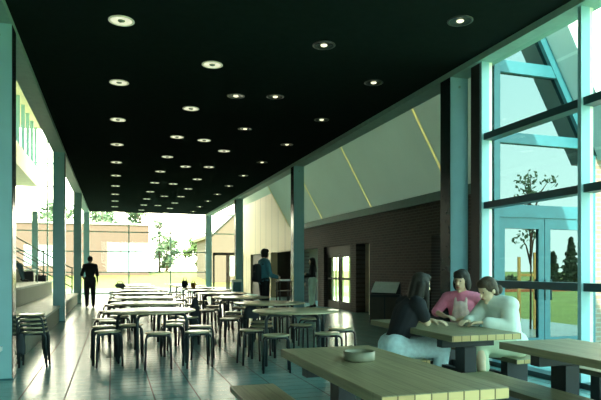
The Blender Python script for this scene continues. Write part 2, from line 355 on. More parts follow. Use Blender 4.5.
# far end glass wall
def grid(n, x0, x1, yy, z1, xs, zs, mullion='beam', t=.03):
    g = struct(MB().box(x0, x1, yy, yy+.012, 0, z1).build(n, 'glass'))
    m1 = MB()
    for x in xs: m1.box(x-t, x+t, yy-.05, yy+.05, 0, z1)
    m1.build('window_mullion', mullion, g)
    m2 = MB()
    for z in zs: m2.box(x0, x1, yy-.04, yy+.04, z-t*.9, z+t*.9)
    m2.build('window_rail', mullion, g)
    return g
grid('window_4', -1.124, 4.8, 31.3, 4.2, (.81, 2.94), (.05, 1.13, 2.2, 3.22), 'beam')
grid('window_5', -6.2, -1.39, 31.3, 8.3, (-5, -3.1), (.05, 1.13, 2.2, 3.22, 4.3, 5.45, 6.6), 'beam')
g = grid('window_6', 5.1, 6.88, 31.3, 4.9, (), (3.22, 4.25), 'beam')
for i, (a, b) in enumerate(((5.2, 6.02), (6.04, 6.86))):
    d = struct(MB().box(a, a+.09, 31.2, 31.26, 0, 2.15).box(b-.09, b, 31.2, 31.26, 0, 2.15).box(a, b, 31.2, 31.26, 2.05, 2.2).box(a, b, 31.2, 31.26, 0, .2).build('door_%d' % (i+3), 'darkwall'))
    MB().tube([((b-.04 if i == 0 else a+.04), 31.16, .9), ((b-.04 if i == 0 else a+.04), 31.16, 1.2)], .015).build('door_handle', 'steel', d)
# glass behind the camera
struct(MB().box(-1.39, 5.1, Y0-.2, Y0, 0, 1.1).build('wall_back_unseen', 'darkwall'))  # unseen low wall, added to cut light from behind the camera
grid('window_7', -1.39, 5.0, Y0+.02, 4.17, (0, 2, 4), (1.1, 2.18, 3.13), 'beam')
struct(MB().box(-6.4, -1.39, Y0-.2, Y0, 0, 8.4).build('wall_back_left_unseen', 'brick'))  # unseen, closed off to cut light on the column and post sides
# left side: tall space over the seating steps
struct(MB().box(-6.4, -1.2, Y0, Y1, 8.3, 8.5).build('ceiling_seating', 'cream'))
struct(MB().box(-6.4, -6.2, Y0, 20, 0, 8.3).box(-6.4, -6.2, 20, Y1, 0, 5.4).build('wall_left_unseen', 'brick'))  # unseen outer wall, made solid and dark to cut fill light
g = struct(MB().box(-6.3, -6.29, 20, Y1, 5.4, 8.3).build('window_9', 'glass'))
mb = MB()
for k in range(4): mb.box(-6.38, -6.24, 20+k*3.7, 20.15+k*3.7, 5.4, 8.3)
mb.build('window_frame', 'beam', g)
struct(MB().box(-6.25, -3.55, Y0, Y1-.12, 5.4, 5.6).box(-3.75, -3.55, Y0, Y1-.12, 5.6, 6.3).build('wall_gallery', 'cream'))
mb = MB()
for k in range(25): mb.box(-3.70, -3.56, Y0+.4+k*1.4, Y0+.52+k*1.4, 6.3, 8.3)
struct(mb.build('trim_5', 'teal'))
# seating steps
tiers = [(-1.25, .40), (-2.12, .86), (-3.07, 1.30), (-4.0, 1.73)]
mb = MB(); mt = MB()
for i, (x, z) in enumerate(tiers):
    xe = tiers[i+1][0] if i < 3 else -6.2
    ys = 23.0 if i < 2 else 26.5
    mb.box(xe, x, 2.0, ys, 0 , z-.05); mt.box(xe, x+.03, 2.0, ys+.02, z-.05, z)
st = struct(mb.build('floor_seating_steps', 'riser')); mt.build('tread', 'conc', st)

# columns
def column(x0, x1, yy, label):
    c = thing('steel_column', label, 'column', ((x0+x1)/2, yy+.14, 0))
    w = (x1-x0)/2
    MB().box(-w, w, -.14, -.128, 0, 4.17).box(-w, w, .128, .14, 0, 4.17).box(-w+.02, w-.004, -.128, .128, 0, 4.17).build('shaft', 'teal', c)
    MB().box(-w-.015, w+.015, -.15, .15, 0, .02).build('base_plate', 'teald', c)
    sx = 1 if x0 < 0 else -1
    MB().box(min(sx*w, sx*(w+.008)), max(sx*w, sx*(w+.008)), -.13, .13, .02, 4.165).build('side_shade', 'innershade', c)  # dark strip that paints shade onto the column's inner face
    MB().tube([(0, -.155, 4.03), (0, -.14, 4.03)], .018).build('bolt', 'beam', c)
where = ['nearest the camera', 'second from the camera', 'third from the camera', 'against the far glass']
for k, yy in enumerate((7.45, 15.25, 23.15, 31.0)):
    column(-1.39, -1.124, yy, 'teal square steel column of the left row beside the seating steps, '+where[k])
    column(4.8, 5.10, yy, 'teal square steel column of the right row beside the aisle, '+where[k])
column(-3.78, -3.52, 31.0, 'slim pale green column under the gallery at the far left glass')
column(-1.39, -1.124, -.4, 'teal column of the left row level with the viewpoint')

# ============================================================ OUTDOORS
def terr(x, y): return 0
struct(MB().box(-60, 40, Y1, 42, -.2, -.06).build('ground_paving', 'pave'))
struct(MB().box(-60, 60, 42, 90, -.2, -.05).build('ground_field', 'field'))
struct(MB().box(5.0, 34, -16, 7.0, -.3, -.04).box(-20, 5.0, -12, Y0, -.3, -.04).box(7.6, 34, 7, 31.3, -.3, -.045).build('ground_lawn', 'grass'))
struct(MB().box(-900, 900, -1400, 900, -5.2, -5).build('ground_valley', 'grass'))
tag(MB().box(5.2, 34, -14.6, -14.2, -.1, .1).build('garden_wall', 'red'), 'low red brick garden wall reflected beyond the lawn in the gable glass', 'wall')

bk = bmesh.new(); q = [(-40, 42, -.1), (60, 42, -.1), (60, 68, 1.0), (-40, 68, 1.0), (-40, 100, 1.0), (60, 100, 1.0)]
vv = [bk.verts.new(p) for p in q]; ww = [bk.verts.new((p[0], p[1], -.4)) for p in q]
bk.faces.new((vv[0], vv[1], vv[2], vv[3])); bk.faces.new((vv[3], vv[2], vv[5], vv[4])); bk.faces.new((vv[0], vv[3], vv[4], ww[4], ww[3], ww[0])); bk.faces.new((vv[1], ww[1], ww[2], ww[5], vv[5], vv[2])); bk.faces.new((vv[0], ww[0], ww[1], vv[1]))
me = bpy.data.meshes.new('ground_bank'); bk.to_mesh(me); bk.free(); struct(link('ground_bank', me, 'field'))
# buildings beyond the far glass
b = thing('brick_building', 'long flat-roofed tan brick building with big pale windows beyond the far glass', 'building', (0, 60, 0))
MB().box(-34, 3.5, 0, 8, -.1, 5.7).build('wall', 'brickf', b)
MB().box(-34.1, 3.6, -.15, 8, 5.7, 5.85).build('roof', 'gcar', b)
for i in range(3):
    w = MB().box(-.5+i*1.35, .75+i*1.35, -.05, 0, 1.0, 3.9).build('window', 'gcar', b); MB().box(-.42+i*1.35, .67+i*1.35, -.06, -.05, 1.1, 3.8).build('pane', 'pane', w)
for i in range(6):
    w = MB().box(-29+i*4.2, -26.5+i*4.2, -.05, 0, 1.6, 3.6).build('window', 'gcar', b); MB().box(-28.9+i*4.2, -26.6+i*4.2, -.06, -.05, 1.7, 3.5).build('pane', 'pane', w)
b = thing('gabled_building', 'pale tan gabled building outside the doors at the end of the aisle', 'building', (12.3, 48, 0))
MB().prism([(-4.4, 0), (4.5, 0), (4.5, 9), (1.5, 9.6), (-4.4, 4.1)], 0, 9).build('wall', 'brickr', b)
MB().prism([(-4.7, 3.9), (1.5, 9.7), (1.5, 9.95), (-4.9, 4.1)], -.2, 9).build('roof', 'gcar', b)
for x in (-2.9, -1.5):
    w = MB().box(x, x+.8, -.05, 0, .7, 2.4).build('window', 'gcar', b); MB().box(x+.06, x+.74, -.06, -.05, .8, 2.3).build('pane', 'pane', w)

def tree(loc, h, cr, label, m='leaf', n=420, tk=1, base=.35, ls=.16, conic=False, name='tree', sparse=.0):
    t = thing(name, label, 'tree', loc)
    rnd = random.Random(int(loc[0]*17+loc[1]*3))
    pts = []
    mb = MB(); mb.tube([(0, 0, 0), (.03*h*.1, 0, h*.5), (0, 0, h*.93)], [(cr*.07+.015)*tk, (cr*.05+.012)*tk, .012*tk])
    lb = bmesh.new()
    cl = []
    for k in range(9 if not conic else 0):
        a = rnd.uniform(0, 2*PI); z = h*rnd.uniform(base+.08, .92); r = cr*.75*rnd.uniform(.3, 1)*math.sqrt(max(.1, 1-((z/h-.65)/.4)**2))
        c = Vector((r*math.cos(a), r*math.sin(a), z)); cl.append(c)
        mb.tube([(0, 0, z*.72), c*.5+Vector((0, 0, z*.42)), c], [cr*.03+.006, cr*.02+.005, .005], 5)
    if conic:
        for k in range(14):
            f = k/14; z = h*(.14+.8*f); rr = cr*(1-f)
            for q in range(5):
                a = rnd.uniform(0, 2*PI); mb.tube([(0, 0, z), (rr*math.cos(a), rr*math.sin(a), z-rr*.22)], [.03, .01], 4)
    for i in range(n):
        if conic:
            f = rnd.random()**.8; f = 1-f if False else f; z = h*(.08+.92*f); r = cr*(1-f)*rnd.uniform(.35, 1)*(.75+.25*math.sin(z*9)); a = rnd.uniform(0, 2*PI)
            p = Vector((r*math.cos(a), r*math.sin(a), z))
        else:
            c = cl[i % len(cl)]; d = Vector((rnd.gauss(0, 1), rnd.gauss(0, 1), rnd.gauss(0, .8))); p = c+d.normalized()*cr*.34*rnd.random()**.5
        u = Vector((rnd.gauss(0, 1), rnd.gauss(0, 1), rnd.gauss(0, 1))).normalized(); w = u.orthogonal().normalized(); s = ls*rnd.uniform(.6, 1.3)
        vs = [lb.verts.new(p+u*s), lb.verts.new(p+w*s*.45), lb.verts.new(p-u*s), lb.verts.new(p-w*s*.45)]; lb.faces.new(vs)
    mb.build('trunk', 'bark', t)
    me = bpy.data.meshes.new('foliage'); lb.to_mesh(me); lb.free(); link('foliage', me, m, t)
    return t
# over the far building and on the field
tree((-6, 76, -.1), 11.0, 3.2, 'leafy tree rising over the left part of the far building', 'leafh', ls=.4, n=500)
tree((-1.2, 74, -.1), 10.0, 3.0, 'leafy tree rising over the middle of the far building', 'leafh', ls=.4, n=500)
tree((3.5, 72, -.1), 10.2, 2.6, 'taller tree rising over the right corner of the far building', 'leafh', ls=.36, n=600)
tree((6.4, 73, .95), 4.5, 2.2, 'rounded green tree on the yellow lawn right of the far building', 'leafh', ls=.3, n=900, base=.1)
tree((9.6, 67, .95), 3.9, 2.1, 'rounded light green tree on the yellow lawn nearest the gabled building', 'leafl', ls=.3, n=900, base=.1)
tree((5.0, 66, .9), 6.2, 1.6, 'thin pale tree standing just right of the far building', 'leafh', ls=.24, n=260, base=.3)
# seen mirrored in the gable glass
s = tree((8.6, 3.5, -.04), 3.65, .62, 'staked young sapling on the lawn, mirrored in the gable glass', 'leafs', n=330, tk=.4, base=.45, ls=.05, name='sapling')
MB().box(-.33, -.27, -.02, .02, 0, 1.6).box(.08, .14, -.02, .02, 0, 1.7).box(-.3, .1, -.015, .015, 1.18, 1.24).build('stake', 'stake', s)
rr = random.Random(3)
n = 0
def mirrored(u, D, z):
    a = (u-300.5)/574; t = math.radians(18.13)
    X = D*math.sin(t)+a*D*math.cos(t); Y = D*math.cos(t)-a*D*math.sin(t)
    return (X, 2*gy-Y, z)
tops = ['leftmost', 'second from left', 'third from left', 'third from right', 'second from right', 'rightmost']
for i in range(6):
    p = mirrored(490+i*18, 70+rr.uniform(-4, 4), -5)
    tree(p, 5.3+rr.uniform(-.5, .5), 1.6, 'dark tree in the distant row mirrored in the door glass, '+tops[i], 'leafd', n=1100, ls=.34, base=.05)
for i, (u, D, h, r, lab) in enumerate(((553, 48, 7.6, 2.3, 'left of two'), (571, 58, 9.4, 3.0, 'right and taller of two'))):
    tree(mirrored(u, D, -5), h, r, 'dark evergreen mirrored in the right door glass, '+lab, 'leafd', n=2600, ls=.26, conic=True)
for i, (u, D, w) in enumerate(((524, 120, 3.5), (562, 85, 2.5))):
    p = mirrored(u, D, -5); h = thing('farm_building', 'small pale building below the trees mirrored in the %s door glass' % ('left', 'right')[i], 'building', p, .8)
    MB().box(-w, w, -2, 2, 0, 2.2).build('wall', 'gcar', h)
    MB().prism([(-w-.3, 2.2), (w+.3, 2.2), (w*.3, 3.2), (-w*.3, 3.2)], -2.3, 2.3).build('roof', 'roofg', h)

# ============================================================ ROUND TABLES AND STOOLS
def arc_leg(x, y, ztop, r, xin, yin, rt, spread=.0):
    # tube from under the top centre out to (x,y), rounding down to the floor
    d = Vector((x-xin, y-yin, 0)); L = d.length; d.normalize(); pts = [Vector((xin, yin, ztop))]
    for k in range(6):
        a = PI/2*k/5
        pts.append(Vector((x, y, ztop-r))+(-d*r*(1-math.sin(a)))+Vector((0, 0, r*math.cos(a))))
    pts.append(Vector((x, y, 0))+d*spread)
    return MB().tube(pts, rt)
def make_stool():
    t = thing('tubular_stool', '', 'stool')
    MB().lathe([(0, .452), (.15, .452), (.165, .456), (.170, .464), (.165, .472), (.15, .475), (0, .475)]).build('seat', 'seatm', t)
    for sx in (-1, 1):
        for sy in (-1, 1):
            arc_leg(sx*.155, sy*.115, .438, .055, 0, sy*.115, .0135, .012).build('leg', 'steel', t)
    return t
def make_table():
    t = thing('round_table', '', 'table')
    MB().lathe([(0, .706), (.58, .706), (.60, .71), (.605, .718), (.60, .727), (.59, .73), (0, .73)], seg=48).build('tabletop', 'top', t)
    for k in range(4):
        a = math.radians(-115+90*k)
        arc_leg(.50*math.cos(a), .50*math.sin(a), .680, .09, .12*math.cos(a), .12*math.sin(a), .021).build('leg', 'steel', t)
    return t
table0, stool0 = make_table(), make_stool()
used = {'t': 0, 's': 0}
def place(kind, loc, rz, label, group):
    src = table0 if kind == 't' else stool0
    if not used[kind]:
        used[kind] = 1; src.location = loc; src.rotation_euler = (0, 0, rz); src['label'] = label; src['group'] = group; return src
    return dup(src, loc, rz, label, group)
def A(d): return math.radians(d)
left_t = [(.52, 8.25), (.56, 10.05), (.62, 12.0), (.70, 14.1), (.74, 16.2), (.8, 18.3), (.8, 20.4), (.8, 22.5)]
right_t = [(2.42, 7.6), (2.56, 9.5), (2.52, 11.6), (2.50, 13.7), (2.52, 15.8), (2.52, 17.9), (2.52, 20.0), (2.52, 22.1)]
side = [('left', left_t), ('right', right_t)]
spots = {
 ('left', 0): [(-.06, 8.12, 12), (-.12, 8.80, 5), (.57, 7.72, -4), (1.08, 7.70, 6), (1.22, 8.42, 8), (.86, 8.86, 0), (.26, 8.95, 3)],
 ('right', 0): [(1.82, 7.72, 8), (1.97, 7.0, -12), (2.66, 6.98, -6), (3.02, 7.42, 10), (2.68, 8.16, 5), (2.08, 8.2, 0)],
}
pos6 = ['front left', 'left', 'back left', 'back right', 'right', 'front right']
for sn, tb in side:
    for i, (x, yy) in enumerate(tb):
        nm = 'the %s %s-row table' % (ORD[i] if i else 'nearest', sn)
        place('t', (x, yy, 0), A(0 if sn == 'left' else -45), 'pale round table on bent dark legs, %s in the %s row' % ('nearest' if i == 0 else ORD[i]+' from the camera', sn), 'round tables in two rows')
        if (sn, i) in spots:
            names = ['left', 'back left', 'front', 'front right', 'right', 'back right', 'back'] if sn == 'left' else ['left', 'front left', 'front right', 'right', 'back right', 'back left']
            for (sx, sy, a), pn in zip(spots[(sn, i)], names):
                place('s', (sx, sy, 0), A(a), 'round stool on dark tube legs, %s of %s' % (pn, nm), 'stools around the round tables')
        else:
            for k, a in enumerate((-148, -182, 125, 35, 4, -58) if sn == 'left' else (-115, 175, 135, 82, 50, -35)):
                if i > 3 and k in (2, 3): continue
                rad = .70+random.uniform(-.02, .05); a += random.uniform(-3, 3)
                place('s', (x+rad*math.cos(A(a)), yy+rad*math.sin(A(a)), 0), A(random.uniform(-12, 12)), 'round stool on dark tube legs, %s of %s' % (pos6[k], nm), 'stools around the round tables')
# stack beside the steps
lev = ['standing on the floor at the bottom', 'second from the bottom', 'in the middle', 'second from the top', 'topmost']
for k in range(5):
    place('s', (-.99-.012*k, 8.42+.012*k, .056*k), A(-4), 'nested stool in the stack beside the left steps, '+lev[k], 'stacked stools')
# a coat over the stack and one by the right row
def coat(loc, h, w, label, mtl='leather', rz=0):
    t = MB(); prof = []
    n = 14
    for k in range(9):
        f = k/8; ww = w*(.45+.55*math.sin(min(1, f*1.5)*PI/2)); prof.append((ww, h*(1-f)))
    bm = t.bm; rings = []
    for j, (ww, z) in enumerate(prof):
        rings.append([bm.verts.new(((ww*(1+.12*math.sin(q*3+j*.3)))*math.cos(2*PI*q/n), ww*.45*(1+.15*math.sin(q*2+j*.4))*math.sin(2*PI*q/n), z+.01*math.sin(q*2))) for q in range(n)])
    for a, b in zip(rings, rings[1:]):
        for q in range(n): f = bm.faces.new((a[q], b[q], b[(q+1) % n], a[(q+1) % n])); f.smooth = True
    bm.faces.new(rings[0]); bm.faces.new(rings[-1][::-1])
    bmesh.ops.recalc_face_normals(bm, faces=bm.faces)
    return tag(t.build('coat', mtl, None, loc, rz), label, 'coat')
coat((-1.13, 8.16, .20), .27, .055, 'dark cloth hanging from the left edge of the stool stack')
coat((1.52, 11.2, .0), .72, .10, 'dark coat bundled upright between the two rows of round tables')
coat((2.18, 9.30, .48), .21, .13, 'dark bundled coat on a stool under the second table of the right row')
# bags on the far tables
def bag(loc, sx, sy, sz, label, m, name='bag'):
    b = MB(); b.box(-sx, sx, -sy, sy, 0, sz); bmesh.ops.bevel(b.bm, geom=b.bm.edges[:], offset=min(sx, sy, sz)*.45, segments=3, affect='EDGES')
    for f in b.bm.faces: f.smooth = True
    o = b.build(name, m, None, loc); tag(o, label, 'bag')
    MB().tube([(-sx*.6, 0, sz*.9), (-sx*.4, 0, sz*1.35), (sx*.4, 0, sz*1.35), (sx*.6, 0, sz*.9)], .012, 6).build('strap', m, o)
bag((.22, 18.2, .73), .15, .08, .14, 'grey cloth bag on a far table of the left row', 'grey')
bag((2.1, 17.8, .73), .09, .06, .22, 'small dark bag on a far table of the right row', 'leather')
bag((2.36, 17.8, .73), .08, .05, .15, 'small orange bag beside the dark bag on a far table', 'orange')

# ============================================================ PICNIC TABLES AND BENCHES
def slab(name, x0, x1, y0, y1, z0, z1, parent):
    b = MB().box(x0, x1, y0, y1, z0, z1)
    bmesh.ops.bevel(b.bm, geom=b.bm.edges[:], offset=.004, segments=1, affect='EDGES')
    for f in b.bm.faces:
        f.material_index = 1 if abs(f.normal.y) > .9 else 0
    return b.build(name, ['oak', 'endgrain'], parent)
def picnic(x0, x1, y0, y1, label):
    cx, cy = (x0+x1)/2, (y0+y1)/2; w, l = (x1-x0)/2, (y1-y0)/2
    t = thing('plank_table', label, 'table', (cx, cy, 0), 0, 'plank tables by the glass wall')
    slab('tabletop', -w, w, -l, l, .685, .74, t)
    for sy in (-1, 1):
        MB().box(-.06, .06, sy*(l-.32)-.075, sy*(l-.32)+.075, .07, .60).build('leg', 'dark', t)
        MB().box(-.27, .27, sy*(l-.32)-.045, sy*(l-.32)+.045, .60, .684).build('cross_bearer', 'dark', t)
        MB().box(-.30, .30, sy*(l-.32)-.05, sy*(l-.32)+.05, 0, .07).build('foot', 'dark', t)
    MB().box(-.03, .03, -(l-.39), l-.39, .25, .38).build('stretcher', 'dark', t)
def bench(x0, x1, y0, y1, label):
    cx, cy = (x0+x1)/2, (y0+y1)/2; w, l = (x1-x0)/2, (y1-y0)/2
    t = thing('plank_bench', label, 'bench', (cx, cy, 0), 0, 'plank benches by the glass wall')
    slab('seat', -w, w, -l, l, .395, .44, t)
    for sy in (-1, 1):
        MB().box(-w+.05, w-.05, sy*(l-.25)-.05, sy*(l-.25)+.05, 0, .394).build('leg', 'dark', t)
    MB().box(-.02, .02, -(l-.31), l-.31, .14, .24).build('stretcher', 'dark', t)
picnic(1.12, 1.79, 2.28, 3.86, 'oak plank table nearest the camera with a round dish on it')
picnic(2.70, 3.40, 4.17, 5.77, 'oak plank table where the three women sit')
picnic(2.83, 3.50, 2.15, 3.73, 'empty oak plank table at the right edge beside the glass wall')
bench(.82, 1.15, 2.5, 4.17, 'plank bench on the left side of the nearest oak table')
bench(2.68, 3.02, 2.4, 4.10, 'plank bench between the nearest oak table and the empty right one')
bench(3.86, 4.20, 2.4, 4.12, 'plank bench right of the empty oak table, along the glass')
bench(3.64, 3.98, 4.53, 6.15, 'plank bench under the woman in white and the woman in pink')
bench(2.44, 2.86, 4.78, 5.72, 'plank bench under the woman in the black top')
def dish(loc, label):
    o = MB().lathe([(0, .002), (.095, .002), (.098, .01), (.097, .056), (.090, .058), (.086, .05), (.085, .014), (0, .012)], seg=32).build('dish', 'clay', None, loc)
    tag(o, label, 'dish', 'stoneware dishes')
dish((1.44, 3.24, .74), 'shallow round stoneware dish on the nearest oak table')
dish((3.06, 5.38, .74), 'shallow round stoneware dish on the table between the three women')

# ============================================================ DOWNLIGHTS
def make_light(glinting=True):
    t = thing('recessed_downlight', '', 'ceiling light')
    MB().lathe([(.150, -.002), (.152, -.010), (.128, -.014), (.124, -.004), (.150, -.002)], seg=32).build('trim_ring', 'trimr' if glinting else 'trimd', t)
    MB().lathe([(.126, -.006), (.118, -.0045), (.06, -.004), (0, -.004)], seg=32).build('reflector', 'lens' if glinting else 'chromed', t)
    MB().ball((0, 0, -.006), (.045, .045, .018)).build('bulb', 'lampo' if glinting else 'lampm', t)
    return t
lamps = {True: make_light(), False: make_light(False)}; lu = {True: 0, False: 0}
rows = [('first', .10, 7.15, 2.38, 11), ('second', 1.37, 8.28, 2.39, 10), ('third', 2.0, 9.65, 3.55, 6), ('fourth', 2.65, 7.1, 2.38, 11), ('fifth', 3.93, 5.9, 2.38, 11)]
for rn, x, ys, dy, n in rows:
    for k in range(n):
        lab = 'round recessed ceiling downlight, %s from the camera in the %s row from left' % (ORD[k], rn)
        glinting = rn in ('first', 'second') or (rn == 'third' and k > 0) or (rn == 'fourth' and k > 2)  # picks the fixtures given the painted reflector glint
        if not lu[glinting]: lu[glinting] = 1; lamps[glinting].location = (x, ys+k*dy, CZ); lamps[glinting]['label'] = lab; lamps[glinting]['group'] = 'recessed downlights'
        else: dup(lamps[glinting], (x, ys+k*dy, CZ), 0, lab, 'recessed downlights')

# ============================================================ THINGS ALONG THE AISLE AND STEPS
# door leaves of the aisle openings
d = struct(MB().box(6.92, 7.86, 14.84, 14.89, 0, 2.02).build('door_5', 'cream')); MB().ball((7.75, 14.80, 1.0), (.03, .03, .03)).build('door_knob', 'steel', d)
d = MB()
for a, b in ((16.24, 17.33), (17.37, 18.46)):
    d.box(7.02, 7.06, a, a+.09, 0, 1.8).box(7.02, 7.06, b-.09, b, 0, 1.8).box(7.02, 7.06, a+.09, b-.09, 1.68, 1.8).box(7.02, 7.06, a+.09, b-.09, 0, .25).box(7.02, 7.06, a+.09, b-.09, .95, 1.02)
d.box(7.0, 7.1, 16.2, 18.5, 1.8, 2.05)
d = struct(d.build('door_6', 'darkwall')); MB().box(7.035, 7.045, 16.3, 18.4, .2, 1.7).build('door_pane', 'glass', d)
d = struct(MB().box(6.98, 7.03, 26.7, 29.4, 0, 2.05).build('door_7', 'darkwall')); MB().box(6.95, 6.98, 28.0, 28.04, .9, 1.15).build('door_handle', 'steel', d)
# dark cabinet with slanted white board
c = thing('serving_cabinet', 'dark cabinet with a slanted white board against the brick wall', 'cabinet', (6.36, 12.7, 0), A(-34))
MB().box(-.36, .36, -.25, .25, 0, .68).box(-.34, .34, .05, .25, .68, .95).build('body', 'dark', c)
for sx in (-1, 1): MB().box(sx*.18-.165, sx*.18+.165, -.265, -.25, .06, .62).build('door', 'darkwall', c)
bm = MB(); bm.prism([(-.33, 0), (.27, -.02), (.33, .36), (-.27, .38)], -.01, .01); bo = bm.build('sloping_board', 'paper', c, (0, -.25, .74)); bo.rotation_euler = (A(-50), 0, 0)
c = thing('tray_trolley', 'dark trolley holding two white trays in the aisle beside the backpack wearer', 'trolley', (4.35, 14.7, 0))
for sx in (-1, 1):
    for sy in (-1, 1): MB().tube([(sx*.16, sy*.16, 0), (sx*.16, sy*.16, 1.0)], .016).build('post', 'steel', c)
for z in (.40, .72, .98): MB().box(-.2, .2, -.2, .2, z-.02, z).build('shelf', 'dark', c)
for z, l in ((.98, 'upper'), (.40, 'lower')):
    tag(MB().box(-.15, .15, -.17, .15, 0, .045).build('tray', 'paper', None, (4.35, 14.7, z)), 'white tray on the %s shelf of the dark trolley' % l, 'tray')
# waste bin in front of third right column
c = thing('waste_bin', 'teal waste bin with a white lid in front of the third right column', 'bin', (4.72, 22.75, 0))
MB().box(-.16, .16, -.16, .16, 0, .78).build('body', 'teald', c); MB().box(-.2, .2, -.2, .2, .78, .88).build('lid', 'paper', c)
# handrails of the steps
c = thing('stair_railing', 'sloping tube handrail crossing the seating steps at their far end', 'railing', (-1.4, 22.9, 0))
def hr(off, n='rail'): MB().tube([(0, 0, .98+off), (-.12, 0, 1.02+off), (-2.3, 0, 2.33+off), (-2.9, 0, 2.4+off)], .022).build(n, 'beam', c)
hr(.35); hr(-.02); hr(-.35)
for x, zb, zt in ((-.03, .0+.40, 1.33), (-1.0, .86, 1.95), (-2.0, 1.30, 2.52), (-2.85, 1.73, 2.75)): MB().tube([(x, 0, zb), (x, 0, zt)], .022).build('post', 'beam', c)
c = thing('stair_railing', 'second handrail of the seating steps, nearer the camera side', 'railing', (-1.75, 20.6, 0))
def hr2(off): MB().tube([(-.5, 0, 1.35+off), (-1.9, 0, 2.2+off), (-2.6, 0, 2.35+off)], .018).build('rail', 'beam', c)
hr2(.1); hr2(-.25)
for x, zb, zt in ((-.6, .86, 1.5), (-1.55, 1.3, 2.1), (-2.4, 1.73, 2.4)): MB().tube([(x, 0, zb), (x, 0, zt)], .018).build('post', 'beam', c)
# black boxes on the second step
for x0, yy, w, h, lab in ((-2.83, 22.2, .18, .36, 'taller black box on the second seating step'), (-2.42, 22.3, .17, .22, 'lower black box on the second seating step, at the right')):
    o = MB().box(-w, w, -.15, .15, 0, h).build('equipment_case', 'dark', None, (x0, yy, .86)); tag(o, lab, 'case')
    MB().tube([(-.06, 0, h), (-.05, 0, h+.02), (.05, 0, h+.02), (.06, 0, h)], .006, 5).build('handle', 'steel', o)

# ============================================================ PEOPLE
def capsule(bm, p0, p1, r0, r1, seg=12):
    p0, p1 = Vector(p0), Vector(p1); d = p1-p0; L = d.length
    if L < 1e-5: d = Vector((0, 0, 1)); L = 1e-4
    d.normalize(); a = d.orthogonal().normalized(); b = d.cross(a); rings = []
    prof = []
    for k in range(1, 5): t = PI/2*k/4; prof.append((-r0*math.cos(t), r0*math.sin(t)))
    for k in range(0, 4): t = PI/2*k/4; prof.append((L+r1*math.sin(t), r1*math.cos(t)))
    s = bm.verts.new(p0-d*r0); e = bm.verts.new(p1+d*r1)
    for z, r in prof: rings.append([bm.verts.new(p0+d*z+(a*math.cos(2*PI*k/seg)+b*math.sin(2*PI*k/seg))*r) for k in range(seg)])
    fs = [bm.faces.new((s, rings[0][(k+1) % seg], rings[0][k])) for k in range(seg)]
    for u, v in zip(rings, rings[1:]): fs += [bm.faces.new((u[k], u[(k+1) % seg], v[(k+1) % seg], v[k])) for k in range(seg)]
    fs += [bm.faces.new((rings[-1][k], rings[-1][(k+1) % seg], e)) for k in range(seg)]
    bmesh.ops.recalc_face_normals(bm, faces=fs)
def blob(name, shapes, m, parent, voxel=.012, smooth=4):
    mb = MB()
    for s in shapes:
        if s[0] == 'c': capsule(mb.bm, *s[1:])
        else: mb.ball(s[1], s[2], s[3] if len(s) > 3 else None, 16)
    o = mb.build(name, m, parent)
    r = o.modifiers.new('r', 'REMESH'); r.mode = 'VOXEL'; r.voxel_size = voxel; r.use_smooth_shade = True
    if smooth: k = o.modifiers.new('s', 'SMOOTH'); k.factor = .5; k.iterations = smooth
    return o
def V(*a): return Vector(a)
def hand(w, d, n, curl=.5, s=1, side=1):
    # w wrist, d direction, n palm normal (towards the palm); thumb leaves the side of the palm
    d = V(*d).normalized(); n = V(*n); n = (n-d*n.dot(d)).normalized(); c = d.cross(n)*side; w = V(*w)
    out = []
    for k, (o, L) in enumerate(((-.028, .072), (-.0095, .08), (.0095, .076), (.027, .06))):
        kn = w+d*.085*s+c*o*s; out.append(('c', w+d*.012*s+c*o*.6*s, kn, .014*s, .0115*s))
        m = kn+(d*math.cos(curl)+n*math.sin(curl))*L*.5*s; out.append(('c', kn, m, .0105*s, .009*s))
        out.append(('c', m, m+(d*math.cos(curl*2)+n*math.sin(curl*2))*L*.5*s, .009*s, .0075*s))
    b = w+d*.025*s-c*.03*s; m = b+(d*.7-c*.6+n*.3).normalized()*.035*s
    out += [('c', b, m, .014*s, .011*s), ('c', m, m+(d*.9-c*.2+n*.4).normalized()*.03*s, .011*s, .009*s)]
    return out
